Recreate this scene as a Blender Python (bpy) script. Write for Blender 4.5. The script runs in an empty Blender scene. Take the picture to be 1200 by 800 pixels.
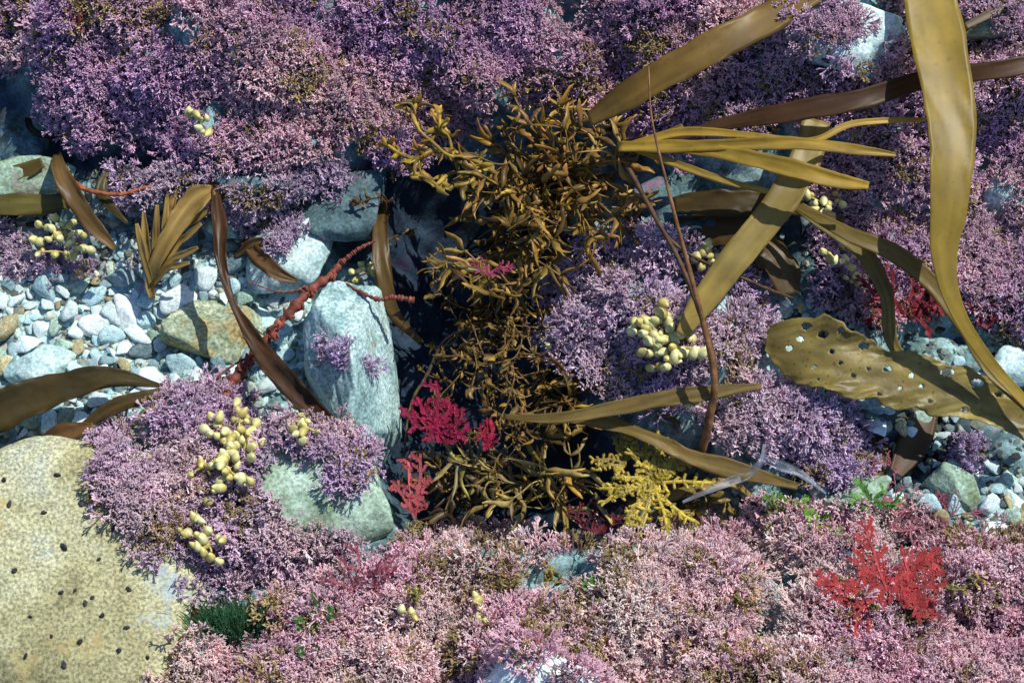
import bpy, math, random
import numpy as np
from mathutils import Vector
from mathutils.bvhtree import BVHTree

rng = np.random.default_rng(7)
R = random.Random(11)
scene = bpy.context.scene
scene.view_settings.view_transform = 'Standard'
scene.view_settings.look = 'None'
scene.view_settings.exposure = 0

# ------------------------------------------------------------- camera maths
T = math.radians(22); D = 2.0
CAM = np.array([0, -D*math.sin(T), D*math.cos(T)])
FW = np.array([0, math.sin(T), -math.cos(T)])
UP = np.array([0, math.cos(T), math.sin(T)])
RT = np.array([1.0, 0, 0])
def ray(px, py):
    return FW*D + RT*(px-600)/1000 + UP*(400-py)/1000
def P(px, py, z):
    d = ray(px, py); t = (z-CAM[2])/d[2]
    return CAM + d*t
def proj(p):
    v = p-CAM
    dep = v@FW
    return 600+1000*D*(v@RT)/dep, 400-1000*D*(v@UP)/dep

# ------------------------------------------------------------- noise
TAB = rng.random((256, 256))
def vnoise(x, y):
    xi = np.floor(x).astype(int); yi = np.floor(y).astype(int)
    fx = x-xi; fy = y-yi
    fx = fx*fx*(3-2*fx); fy = fy*fy*(3-2*fy)
    a = TAB[xi % 256, yi % 256]; b = TAB[(xi+1) % 256, yi % 256]
    c = TAB[xi % 256, (yi+1) % 256]; d = TAB[(xi+1) % 256, (yi+1) % 256]
    return (a*(1-fx)+b*fx)*(1-fy)+(c*(1-fx)+d*fx)*fy
def fbm(x, y, o=4):
    s = 0; a = 0.5
    for i in range(o):
        s = s+a*(vnoise(x, y)-0.5); x = x*2.03+17.3; y = y*2.03+5.1; a *= 0.5
    return s*2
JX = rng.random((256, 256)); JY = rng.random((256, 256))
def worley(x, y):
    xi = np.floor(x).astype(int); yi = np.floor(y).astype(int)
    best = np.full(np.shape(x), 9.0)
    for i in (-1, 0, 1):
        for j in (-1, 0, 1):
            cx = xi+i; cy = yi+j
            dx = cx+JX[cx % 256, cy % 256]-x; dy = cy+JY[cx % 256, cy % 256]-y
            best = np.minimum(best, dx*dx+dy*dy)
    return best

# ------------------------------------------------------------- terrain
GRID = {
-100:[14]*15,
0:   [9,9,12,12,12,12,11,9,9,10,11,11,10,10,10],
100: [-2,-1,7,10,11,10,8,4,4,7,9,9,8,8,8],
200: [-3,-3,-3,-1,1,1,-9,-10,-8,-1,3,4,4,4,4],
300: [-3,-3,-3,-3,-3,-4,-15,-14,-3,3,2,0,0,0,0],
400: [-3,-3,-4,-4,-4,-6,-16,-13,4,4,2,-1,-2,-1,-1],
500: [-2,-3,-3,3,2,-3,-16,-14,-6,2,4,0,-3,-2,-2],
600: [0,0,0,4,5,2,-15,-16,-14,-10,-3,-1,-1,-1,-1],
700: [0,0,0,1,2,3,4,5,5,5,5,4,3,3,3],
800: [0,0,0,3,5,6,7,7,7,7,7,6,6,6,6],
900: [2,2,2,5,6,8,8,8,8,8,8,8,8,8,8]}
CP = []
for py, row in GRID.items():
    for i, z in enumerate(row):
        p = P(-100+100*i, py, z/100); CP.append((p[0], p[1], z/100))
XMIN, XMAX, YMIN, YMAX = -0.74, 0.74, -0.58, 0.66
def Hbase(x, y):
    x = np.clip(x, XMIN, XMAX); y = np.clip(y, YMIN, YMAX)
    num = np.zeros_like(x); den = np.zeros_like(x)+1e-12
    for cx, cy, cz in CP:
        w = np.exp(-((x-cx)**2+(y-cy)**2)/(2*0.044**2)); num += w*cz; den += w
    return num/den
def lump(x, y):
    wx = x+0.03*fbm(x*9, y*9+4); wy = y+0.03*fbm(x*9+31, y*9)
    return np.clip(worley(wx*14, wy*14), 0, 1), np.clip(worley(wx*31+9, wy*31+3), 0, 1)
def H(x, y):
    z = Hbase(x, y)
    px = 600+1000*x; py = 400-1000*(y*math.cos(T)+z*math.sin(T))
    smooth = np.exp(-(((px-150)/210)**2+((py-390)/110)**2)*1.2)+np.exp(-(((px-20)/170)**2+((py-680)/150)**2))
    amp = np.clip(1-smooth, 0.1, 1)
    l1, l2 = lump(x, y)
    z = z+amp*(0.054*(0.4-l1)+0.024*(0.4-l2))+0.03*fbm(x*7, y*7, 5)*amp+0.004*fbm(x*40, y*40, 3)
    return z
out = np.array([-60, -20, -6, -2.5, -1.3, -0.95])
xs = np.concatenate([out, np.arange(-0.82, 0.821, 0.0042), -out[::-1]])
ys = np.concatenate([out, np.arange(-0.66, 0.781, 0.0042), -out[::-1]])
X, Y = np.meshgrid(xs, ys, indexing='ij')
Z = H(X, Y)
gv = np.stack([X.ravel(), Y.ravel(), Z.ravel()], 1)
nx, ny = len(xs), len(ys)
ii = (np.arange(nx-1)[:, None]*ny+np.arange(ny-1)[None, :]).ravel()
gf = np.stack([ii, ii+ny, ii+ny+1, ii+1], 1)

# ------------------------------------------------------------- mesh helpers
def mesh_np(name, v, f, cols=None, smooth=True):
    me = bpy.data.meshes.new(name)
    v = np.asarray(v, dtype=np.float32); f = np.asarray(f, dtype=np.int32)
    k = f.shape[1]
    me.vertices.add(len(v)); me.vertices.foreach_set('co', v.ravel())
    me.loops.add(f.size); me.loops.foreach_set('vertex_index', f.ravel())
    me.polygons.add(len(f)); me.polygons.foreach_set('loop_start', np.arange(0, f.size, k, dtype=np.int32))
    me.update(calc_edges=True)
    me.polygons.foreach_set('use_smooth', np.full(len(f), smooth))
    if cols is not None:
        a = me.color_attributes.new('Col', 'FLOAT_COLOR', 'POINT')
        c = np.ones((len(v), 4), dtype=np.float32); c[:, :3] = cols
        a.data.foreach_set('color', c.ravel())
    me.validate()
    return me
def add_obj(name, me, mat, label=None, cat=None, origin=None, group=None, kind=None, parent=None):
    o = bpy.data.objects.new(name, me)
    scene.collection.objects.link(o)
    if me is not None and mat is not None and len(me.materials) == 0: me.materials.append(mat)
    if origin is not None: o.location = tuple(origin)
    if label: o['label'] = label
    if cat: o['category'] = cat
    if group: o['group'] = group
    if kind: o['kind'] = kind
    if parent is not None: o.parent = parent
    return o

class Geo:
    def __init__(s): s.v = []; s.f = []; s.c = []; s.n = 0
    def add(s, v, f, c):
        v = np.asarray(v, float); f = np.asarray(f, int)
        s.v.append(v); s.f.append(f+s.n)
        c = np.asarray(c, float)
        if c.ndim == 1: c = np.tile(c, (len(v), 1))
        s.c.append(c); s.n += len(v)
    def build(s, name, mat, label=None, cat=None, thick=0, smooth=True, base=None, **kw):
        v = np.concatenate(s.v); f = np.concatenate(s.f); c = np.concatenate(s.c)
        o0 = v.mean(0)
        if base is not None:
            me = mesh_np(name, v-base, f, c, smooth); o = add_obj(name, me, mat, label, cat, **kw)
        else:
            me = mesh_np(name, v-o0, f, c, smooth); o = add_obj(name, me, mat, label, cat, origin=o0, **kw)
        if thick:
            m = o.modifiers.new('thickness', 'SOLIDIFY'); m.thickness = thick; m.offset = 0
        return o
def gridfaces(a, b):
    i = (np.arange(a-1)[:, None]*b+np.arange(b-1)[None, :]).ravel()
    return np.stack([i, i+1, i+b+1, i+b], 1)
def norm(v):
    v = np.asarray(v, float); return v/(np.linalg.norm(v)+1e-12)

# ------------------------------------------------------------- materials
def newmat(name):
    m = bpy.data.materials.new(name); m.use_nodes = True
    nt = m.node_tree; b = nt.nodes['Principled BSDF']
    return m, nt, b, nt.nodes['Material Output']
def plant_mat(name, rough=0.5, transl=0.0, spec=0.4, ns=60, amt=0.35, bump=0.2, spots=0.0, clear=0.0, blotch=0.0):
    m, nt, b, out = newmat(name); N = nt.nodes; L = nt.links
    at = N.new('ShaderNodeAttribute'); at.attribute_name = 'Col'
    tc = N.new('ShaderNodeNewGeometry')
    no = N.new('ShaderNodeTexNoise'); no.inputs['Scale'].default_value = ns; no.inputs['Detail'].default_value = 5
    L.new(tc.outputs['Position'], no.inputs['Vector'])
    mr = N.new('ShaderNodeMapRange'); mr.inputs[1].default_value = 0.3; mr.inputs[2].default_value = 0.7
    mr.inputs[3].default_value = 1-amt; mr.inputs[4].default_value = 1+amt
    L.new(no.outputs['Fac'], mr.inputs[0])
    mx = N.new('ShaderNodeVectorMath'); mx.operation = 'MULTIPLY'
    L.new(at.outputs['Color'], mx.inputs[0]); L.new(mr.outputs[0], mx.inputs[1])
    col = mx.outputs[0]
    if spots > 0:
        vo = N.new('ShaderNodeTexVoronoi'); vo.inputs['Scale'].default_value = 110
        L.new(tc.outputs['Position'], vo.inputs['Vector'])
        r2 = N.new('ShaderNodeMapRange'); r2.inputs[1].default_value = 0.08; r2.inputs[2].default_value = 0.2
        r2.inputs[3].default_value = 1-spots; r2.inputs[4].default_value = 1
        L.new(vo.outputs['Distance'], r2.inputs[0])
        m2 = N.new('ShaderNodeVectorMath'); m2.operation = 'MULTIPLY'
        L.new(col, m2.inputs[0]); L.new(r2.outputs[0], m2.inputs[1]); col = m2.outputs[0]
    if blotch > 0:
        n3 = N.new('ShaderNodeTexNoise'); n3.inputs['Scale'].default_value = 140; n3.inputs['Detail'].default_value = 3
        L.new(tc.outputs['Position'], n3.inputs['Vector'])
        r3 = N.new('ShaderNodeMapRange'); r3.inputs[1].default_value = 0.60; r3.inputs[2].default_value = 0.72
        r3.inputs[3].default_value = 1; r3.inputs[4].default_value = 1-blotch
        L.new(n3.outputs['Fac'], r3.inputs[0])
        m3 = N.new('ShaderNodeVectorMath'); m3.operation = 'MULTIPLY'
        L.new(col, m3.inputs[0]); L.new(r3.outputs[0], m3.inputs[1]); col = m3.outputs[0]
    L.new(col, b.inputs['Base Color'])
    b.inputs['Roughness'].default_value = rough
    b.inputs['Specular IOR Level'].default_value = spec
    if bump:
        bp = N.new('ShaderNodeBump'); bp.inputs['Strength'].default_value = bump; bp.inputs['Distance'].default_value = 0.002
        n2 = N.new('ShaderNodeTexNoise'); n2.inputs['Scale'].default_value = ns*3; n2.inputs['Detail'].default_value = 4
        L.new(tc.outputs['Position'], n2.inputs['Vector']); L.new(n2.outputs['Fac'], bp.inputs['Height'])
        L.new(bp.outputs[0], b.inputs['Normal'])
    res = b.outputs[0]
    if transl > 0:
        tr = N.new('ShaderNodeBsdfTranslucent'); L.new(col, tr.inputs['Color'])
        ms = N.new('ShaderNodeMixShader'); ms.inputs[0].default_value = transl
        L.new(res, ms.inputs[1]); L.new(tr.outputs[0], ms.inputs[2]); res = ms.outputs[0]
    if clear > 0:
        tr = N.new('ShaderNodeBsdfTransparent'); ms = N.new('ShaderNodeMixShader'); ms.inputs[0].default_value = clear
        L.new(res, ms.inputs[1]); L.new(tr.outputs[0], ms.inputs[2]); res = ms.outputs[0]
    L.new(res, out.inputs['Surface'])
    return m
def rock_mat(name, cols, scale=12, rough=0.75, speck=0.3, speckscale=260, bump=0.5, randv=0.0, patch=None, patch2=None, dark_attr=False, world=True, bscale=90):
    m, nt, b, out = newmat(name); N = nt.nodes; L = nt.links
    tc = N.new('ShaderNodeNewGeometry') if world else N.new('ShaderNodeTexCoord')
    pos = tc.outputs['Position'] if world else tc.outputs['Object']
    no = N.new('ShaderNodeTexNoise'); no.inputs['Scale'].default_value = scale; no.inputs['Detail'].default_value = 9; no.inputs['Roughness'].default_value = 0.65
    no.inputs['Distortion'].default_value = 0.6
    L.new(pos, no.inputs['Vector'])
    rp = N.new('ShaderNodeValToRGB'); L.new(no.outputs['Fac'], rp.inputs[0])
    el = rp.color_ramp.elements
    while len(el) < len(cols): el.new(0.5)
    for i, c in enumerate(cols):
        el[i].position = 0.32+0.36*i/(len(cols)-1); el[i].color = (*c, 1)
    col = rp.outputs[0]
    def mul(a, fac):
        x = N.new('ShaderNodeVectorMath'); x.operation = 'MULTIPLY'; L.new(a, x.inputs[0]); L.new(fac, x.inputs[1]); return x.outputs[0]
    n2 = N.new('ShaderNodeTexNoise'); n2.inputs['Scale'].default_value = speckscale; n2.inputs['Detail'].default_value = 3
    L.new(pos, n2.inputs['Vector'])
    r2 = N.new('ShaderNodeMapRange'); r2.inputs[1].default_value = 0.35; r2.inputs[2].default_value = 0.65
    r2.inputs[3].default_value = 1-speck; r2.inputs[4].default_value = 1+speck
    L.new(n2.outputs['Fac'], r2.inputs[0]); col = mul(col, r2.outputs[0])
    for pi, pt in enumerate((patch, patch2)):
        if not pt: continue
        n3 = N.new('ShaderNodeTexNoise'); n3.inputs['Scale'].default_value = pt[1]; n3.inputs['Detail'].default_value = 7; n3.inputs['Roughness'].default_value = 0.7
        mp = N.new('ShaderNodeMapping'); mp.inputs['Location'].default_value = (3.1+pi*5, 1.7, 0.4); L.new(pos, mp.inputs[0]); L.new(mp.outputs[0], n3.inputs['Vector'])
        r3 = N.new('ShaderNodeMapRange'); r3.inputs[1].default_value = pt[2]; r3.inputs[2].default_value = pt[2]+0.10
        L.new(n3.outputs['Fac'], r3.inputs[0])
        mx = N.new('ShaderNodeMix'); mx.data_type = 'RGBA'; L.new(r3.outputs[0], mx.inputs[0]); L.new(col, mx.inputs[6]); mx.inputs[7].default_value = (*pt[0], 1)
        col = mx.outputs[2]
    if randv > 0:
        oi = N.new('ShaderNodeObjectInfo'); r4 = N.new('ShaderNodeMapRange'); r4.inputs[3].default_value = 1-randv; r4.inputs[4].default_value = 1+randv*0.6
        L.new(oi.outputs['Random'], r4.inputs[0]); col = mul(col, r4.outputs[0])
    if dark_attr:
        at = N.new('ShaderNodeAttribute'); at.attribute_name = 'Col'; col = mul(col, at.outputs['Color'])
    L.new(col, b.inputs['Base Color']); b.inputs['Roughness'].default_value = rough; b.inputs['Specular IOR Level'].default_value = 0.3
    bp = N.new('ShaderNodeBump'); bp.inputs['Strength'].default_value = bump; bp.inputs['Distance'].default_value = 0.006
    nb = N.new('ShaderNodeTexNoise'); nb.inputs['Scale'].default_value = bscale if world else 4; nb.inputs['Detail'].default_value = 8; nb.inputs['Roughness'].default_value = 0.7
    L.new(pos, nb.inputs['Vector']); L.new(nb.outputs['Fac'], bp.inputs['Height']); L.new(bp.outputs[0], b.inputs['Normal'])
    return m

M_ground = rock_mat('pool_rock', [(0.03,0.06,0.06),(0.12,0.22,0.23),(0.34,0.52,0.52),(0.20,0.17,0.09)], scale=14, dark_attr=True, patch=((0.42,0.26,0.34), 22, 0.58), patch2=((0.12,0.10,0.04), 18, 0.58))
M_turf = plant_mat('coralline_crust', rough=0.75, spec=0.2, transl=0.25, ns=45, amt=0.2, bump=0)
M_gravel = plant_mat('gravel_stone', rough=0.8, spec=0.3, ns=200, amt=0.3, bump=0.3)
M_kelp = plant_mat('kelp_skin', rough=0.40, transl=0.5, spec=0.35, ns=22, amt=0.22, bump=0.06, clear=0.10, blotch=0.18)
M_kelp_hole = plant_mat('old_kelp_skin', rough=0.42, transl=0.35, spec=0.4, ns=35, amt=0.4, bump=0.3, spots=0.55, clear=0.04, blotch=0.45)
M_leaf = plant_mat('brown_leaf', rough=0.38, transl=0.42, spec=0.45, ns=80, amt=0.4, bump=0.1)
M_stalk = plant_mat('stalk_skin', rough=0.6, spec=0.25, ns=70, amt=0.5, bump=0.6)
M_red = plant_mat('red_algae', rough=0.55, transl=0.35, spec=0.25, ns=80, amt=0.45, bump=0)
M_bead = plant_mat('bead_skin', rough=0.40, spec=0.4, transl=0.12, ns=160, amt=0.25, bump=0.15)
M_wisp = plant_mat('wispy_film', rough=0.4, spec=0.4, transl=0.4, ns=60, amt=0.5, bump=0.2, clear=0.6)

# ------------------------------------------------------------- ground object
pxg, pyg = proj(gv)
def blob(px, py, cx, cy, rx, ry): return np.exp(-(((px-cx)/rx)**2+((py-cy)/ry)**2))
def shade_and_dark_rock(px, py):  # crevice and shelf-foot shade painted into the ground colour, plus darker rock patches
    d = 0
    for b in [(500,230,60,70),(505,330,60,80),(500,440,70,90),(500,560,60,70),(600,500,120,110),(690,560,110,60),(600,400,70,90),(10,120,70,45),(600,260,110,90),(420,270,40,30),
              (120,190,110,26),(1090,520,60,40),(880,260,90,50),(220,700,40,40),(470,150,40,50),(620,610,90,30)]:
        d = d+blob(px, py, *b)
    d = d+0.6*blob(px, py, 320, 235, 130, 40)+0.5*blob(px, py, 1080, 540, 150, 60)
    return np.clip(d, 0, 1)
dk = shade_and_dark_rock(pxg, pyg)
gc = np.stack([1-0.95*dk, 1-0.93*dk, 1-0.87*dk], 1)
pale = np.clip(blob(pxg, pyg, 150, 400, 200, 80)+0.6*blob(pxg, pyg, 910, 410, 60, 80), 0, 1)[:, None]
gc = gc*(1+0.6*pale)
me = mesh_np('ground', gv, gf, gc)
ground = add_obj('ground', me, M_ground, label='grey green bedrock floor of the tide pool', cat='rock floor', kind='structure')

# ------------------------------------------------------------- rocks
def ico(sub):
    import bmesh
    bm = bmesh.new(); bmesh.ops.create_icosphere(bm, subdivisions=sub, radius=1)
    v = np.array([x.co[:] for x in bm.verts]); f = np.array([[q.index for q in p.verts] for p in bm.faces]); bm.free()
    return v, f
ICO = {k: ico(k) for k in (1, 2, 3, 4, 5, 6)}
def rock_shape(seed, nplanes, sub, flat=0.75, rough=0.03, soft=14, planes=None):
    r = np.random.default_rng(seed); v, f = ICO[sub]
    if planes is None:
        n = r.normal(size=(nplanes, 3)); n /= np.linalg.norm(n, axis=1)[:, None]
        n = np.concatenate([n, [[0.1, -0.1, 1], [0, 0, -1]]]); n /= np.linalg.norm(n, axis=1)[:, None]
        d = flat+(1-flat)*r.random(len(n))
    else:
        pl = np.array(planes, float); n = pl[:, :3]/np.linalg.norm(pl[:, :3], axis=1)[:, None]; d = pl[:, 3]
    q = (v@n.T)/d
    rad = 1/np.power((np.clip(q, 0, None)**soft).sum(1), 1/soft)
    rad = np.clip(rad, 0.3, 1.3)
    w = v*rad[:, None]
    s = seed*7.1
    nz = fbm(w[:, 0]*2+w[:, 2]*1.3+s, w[:, 1]*2-w[:, 2]*1.1+s, 5)+0.4*fbm(w[:, 0]*8+w[:, 2]*7+s, w[:, 1]*8-w[:, 2]*5+s, 4)
    return w*(1+rough*3*nz[:, None]), f
bvh_v = [gv]; bvh_f = [np.concatenate([gf[:, [0, 1, 2]], gf[:, [0, 2, 3]]])]; NG = len(bvh_f[0])
nb = len(gv)
gb = BVHTree.FromPolygons(gv.tolist(), bvh_f[0].tolist())
def hit(px, py, tree=None):
    d = ray(px, py); loc, nrm, idx, dist = (tree or gb).ray_cast(Vector(CAM), Vector(d).normalized())
    if loc is None: return P(px, py, 0), np.array([0, 0, 1.0]), 0
    nr = np.array(nrm)
    if nr[2] < 0: nr = -nr
    return np.array(loc), nr, idx
def rock(name, px, py, rx, ry, rz, rot, seed, mat, label, cat='rock', npl=12, sub=5, sink=0.3, tilt=(0, 0), rough=0.03, z=None, flat=0.62, soft=22, planes=None):
    global nb
    g = hit(px, py)[0]
    zc = (g[2]+rz/1000*(1-2*sink)*0.5) if z is None else z
    c = P(px, py, zc)
    v, f = rock_shape(seed, npl, sub, flat, rough, soft, planes)
    v = v*np.array([rx, ry, rz])/1000
    for ax, a in ((0, tilt[0]), (1, tilt[1]), (2, rot)):
        a = math.radians(a); ca, sa = math.cos(a), math.sin(a); i, j = [(1, 2), (2, 0), (0, 1)][ax]
        w = v.copy(); w[:, i] = ca*v[:, i]-sa*v[:, j]; w[:, j] = sa*v[:, i]+ca*v[:, j]; v = w
    me = mesh_np(name, v, f)
    o = add_obj(name, me, mat, label, cat, origin=c)
    bvh_v.append(v+c); bvh_f.append(f+nb); nb += len(v)
    return o
M_boulder = rock_mat('lichen_boulder', [(0.26,0.23,0.11),(0.38,0.35,0.18),(0.47,0.45,0.27),(0.38,0.40,0.32)], scale=8, speck=0.45, speckscale=300, bump=0.4, patch=((0.44,0.34,0.13), 16, 0.60), patch2=((0.36,0.45,0.46), 9, 0.60), rough=0.65, bscale=170)
M_pale = rock_mat('pale_stone', [(0.24,0.36,0.36),(0.46,0.62,0.61),(0.68,0.80,0.78)], scale=16, speck=0.3, patch=((0.32,0.34,0.19), 26, 0.58))
M_teal = rock_mat('teal_stone', [(0.07,0.11,0.10),(0.24,0.38,0.37),(0.46,0.62,0.60),(0.20,0.26,0.19)], scale=15, speck=0.4, patch=((0.76,0.88,0.87), 30, 0.59), patch2=((0.20,0.19,0.09), 20, 0.6))
M_moss = rock_mat('mossy_stone', [(0.12,0.15,0.07),(0.27,0.38,0.27),(0.46,0.60,0.49)], scale=16, speck=0.35, patch=((0.30,0.22,0.24), 22, 0.58))
M_brown = rock_mat('brown_stone', [(0.13,0.08,0.03),(0.40,0.31,0.13),(0.24,0.30,0.20),(0.58,0.60,0.42)], scale=22, speck=0.4)
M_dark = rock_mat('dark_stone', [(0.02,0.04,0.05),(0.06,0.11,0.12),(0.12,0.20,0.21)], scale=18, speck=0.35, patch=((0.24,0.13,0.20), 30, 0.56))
M_white = rock_mat('white_stone', [(0.46,0.53,0.52),(0.66,0.74,0.72),(0.82,0.86,0.85)], scale=18, speck=0.2)

boulder = rock('boulder', 38, 706, 175, 195, 90, 8, 5, M_boulder, 'large grainy sandy ochre boulder dotted with tiny snails', 'boulder', npl=9, sub=6, z=-0.015, rough=0.02, flat=0.85, soft=8)
rock('rock', 410, 425, 60, 118, 95, 6, 21, M_teal, 'tall angular grey green rock with white ridge', z=0.0, soft=60, rough=0.026, sub=6,
     planes=[(-0.55,-0.30,0.80,0.60),(0.8,-0.2,0.5,0.54),(-1,0.1,0.1,0.86),(1,0.05,0,0.84),(0.1,1,0.25,0.80),(0.45,-1,.1,0.86),(-.75,-.6,0.2,0.68),(-0.6,0.75,0.3,0.82),(0,0,-1,0.9),(0.1,0.5,0.9,0.66),(0.3,-0.7,0.7,0.76)])
rock('rock', 372, 588, 74, 72, 60, -20, 33, M_moss, 'rounded mossy green rock edged with pink algae', z=0.02, soft=9, flat=0.75)
rock('rock', 338, 302, 56, 42, 34, 15, 41, M_pale, 'pale flat stone lying among pebbles')
rock('rock', 238, 392, 64, 37, 40, -8, 52, M_brown, 'brown and yellow mottled angular stone on pebbles', soft=40, flat=0.5)
rock('rock', 46, 433, 36, 24, 22, 10, 61, M_pale, 'smooth blue grey stone among pebbles')
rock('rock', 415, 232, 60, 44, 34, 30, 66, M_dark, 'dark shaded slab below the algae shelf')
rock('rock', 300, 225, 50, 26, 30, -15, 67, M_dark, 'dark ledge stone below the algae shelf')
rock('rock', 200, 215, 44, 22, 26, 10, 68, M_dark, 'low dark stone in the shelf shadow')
rock('rock', 975, 38, 90, 42, 44, -25, 71, M_pale, 'pale green rock showing between coralline algae')
rock('rock', 1165, 22, 50, 26, 36, 10, 74, M_moss, 'pale green rock partly covered by algae')
rock('rock', 918, 420, 50, 50, 34, 15, 81, M_pale, 'pale green stone beside the kelp strap')
rock('rock', 1166, 592, 30, 38, 26, 20, 91, M_pale, 'pale grey angular stone on the pool bed', soft=30, z=-0.005)
rock('rock', 1122, 568, 34, 28, 26, 0, 93, M_moss, 'greenish stone on the pool bed')
rock('rock', 1195, 432, 30, 26, 22, 0, 97, M_pale, 'pale stone under the kelp')
rock('rock', 1204, 615, 18, 26, 20, 0, 98, M_brown, 'orange brown stone on the pool bed')
rock('rock', 636, 814, 80, 42, 60, 0, 101, M_white, 'whitish rock tip poking from pink algae', z=0.115, soft=10, flat=0.8)
rock('rock', 1010, 580, 36, 20, 20, 15, 107, M_moss, 'small pale stone half buried in algae')
rock('rock', 555, 85, 34, 52, 34, 15, 111, M_dark, 'dark teal rock gap between algae clumps', z=0.045)
rock('rock', 455, 175, 26, 30, 24, 15, 112, M_dark, 'dark teal rock at the crevice rim', z=0.01)
rock('rock', 1030, 450, 60, 40, 24, 15, 113, M_teal, 'grey green stone beneath the torn kelp')
rock('rock', 20, 215, 60, 26, 26, 5, 117, M_moss, 'olive stained stone under seaweed')
rock('rock', 1175, 225, 40, 34, 26, 5, 119, M_teal, 'pale grey stone between algae tufts')
rock('rock', 206, 352, 20, 16, 14, 5, 120, M_white, 'small white stone among pebbles', sub=4)
rock('rock', 150, 365, 22, 24, 14, 5, 123, M_white, 'small white stone among pebbles', sub=4)
rock('rock', 110, 385, 22, 13, 12, 5, 125, M_white, 'small white stone among pebbles', sub=4)
rock('rock', 270, 262, 26, 18, 16, 5, 127, M_teal, 'small grey stone at the shelf foot', sub=4)
rock('rock', 770, 235, 34, 22, 20, 5, 129, M_dark, 'dark stone beneath brown seaweed', sub=4)

ALLV = np.concatenate(bvh_v); ALLF = np.concatenate(bvh_f)
ab = BVHTree.FromPolygons(ALLV.tolist(), ALLF.tolist())

# ------------------------------------------------------------- pebbles
pm = [rock_mat('pebble_blue', [(0.28,0.46,0.50),(0.44,0.64,0.66),(0.60,0.76,0.77)], scale=1.6, randv=0.45, world=False, speckscale=7),
      rock_mat('pebble_green', [(0.16,0.26,0.20),(0.36,0.50,0.40),(0.56,0.68,0.56)], scale=1.6, randv=0.45, world=False, speckscale=7),
      rock_mat('pebble_white', [(0.52,0.68,0.69),(0.70,0.83,0.82),(0.84,0.90,0.89)], scale=1.6, randv=0.25, world=False, speck=0.2, speckscale=7),
      rock_mat('pebble_tan', [(0.28,0.22,0.10),(0.46,0.40,0.22),(0.56,0.55,0.38)], scale=1.6, randv=0.3, world=False, speckscale=7),
      rock_mat('pebble_grey', [(0.06,0.11,0.12),(0.16,0.25,0.27),(0.28,0.39,0.41)], scale=1.6, randv=0.4, world=False, speckscale=7)]
pmesh = []
for i in range(24):
    v, f = rock_shape(200+i, 8, 3, 0.5, 0.035, 26)
    me = mesh_np('pebble', v, f); me.materials.append(pm[[0, 2, 1, 2, 4, 0, 2, 1, 3, 0, 0, 2][i % 12]]); pmesh.append(me)
placed = []
def peb_region(px, py):
    if 335 > px > -20 and 322 < py < 508:
        return not (py > 458 and px > 120)
    if 262 < px < 350 and 285 < py < 370: return True
    if 1000 < px < 1210 and 545 < py < 630: return R.random() < 0.5
    if 1120 < px < 1210 and 380 < py < 480: return R.random() < 0.5
    if 1000 < px < 1120 and 480 < py < 560: return R.random() < 0.3
    if 880 < px < 960 and 350 < py < 460: return R.random() < 0.3
    return False
n = 0
for size_lo, size_hi, tries in ((12, 17, 90), (7, 12, 1300), (4.5, 7, 9000)):
    for _ in range(tries):
        if n >= 298: break
        px = R.uniform(-20, 350) if R.random() < 0.82 else R.uniform(880, 1210)
        py = R.uniform(285, 508) if px < 400 else R.uniform(330, 625)
        if not peb_region(px, py): continue
        s = R.uniform(size_lo, size_hi)
        if any((px-a)**2+(py-b)**2 < (0.85*(s+c))**2 for a, b, c in placed): continue
        loc, nr, idx = hit(px, py, ab)
        if idx >= NG: continue
        placed.append((px, py, s)); n += 1
        o = bpy.data.objects.new('pebble', R.choice(pmesh)); scene.collection.objects.link(o)
        o.location = loc+np.array([0, 0, s*0.0004])
        o.scale = (s/1000*R.uniform(0.95, 1.5), s/1000*R.uniform(0.75, 1.1), s/1000*R.uniform(0.45, 0.8))
        o.rotation_euler = (R.uniform(-.4, .4), R.uniform(-.4, .4), R.uniform(0, 6.28))
        o['label'] = 'small worn stone lying on the pool bed'; o['category'] = 'pebble'; o['group'] = 'pebbles on the pool bed'

g = Geo(); v1, f1 = ICO[1]
GS = [rock_shape(400+i, 7, 2, 0.5, 0.05, 26) for i in range(10)]
for k in range(5600):
    px = R.uniform(-40, 360) if R.random() < 0.62 else R.uniform(850, 1240)
    py = R.uniform(200, 520) if px < 400 else R.uniform(250, 640)
    loc, nr, idx = hit(px, py, ab)
    if idx >= NG: continue
    big = k % 3 == 0
    s = (R.uniform(3.5, 7)if big else R.uniform(1.5, 4))/1000
    vv, ff = R.choice(GS) if big else (v1*(1+0.25*rng.random((len(v1), 1))), f1)
    q = vv*np.array([s*R.uniform(.8, 1.4), s*R.uniform(.6, 1.1), s*0.6])
    a = R.uniform(0, 6.3); q = np.stack([q[:, 0]*math.cos(a)-q[:, 1]*math.sin(a), q[:, 0]*math.sin(a)+q[:, 1]*math.cos(a), q[:, 2]], 1)
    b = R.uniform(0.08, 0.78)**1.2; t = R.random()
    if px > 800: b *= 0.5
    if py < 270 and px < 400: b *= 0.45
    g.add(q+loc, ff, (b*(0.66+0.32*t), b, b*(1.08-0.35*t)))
g.build('gravel', M_gravel, 'fine grey green gravel between the pebbles', 'gravel', smooth=False, kind='stuff')

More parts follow.
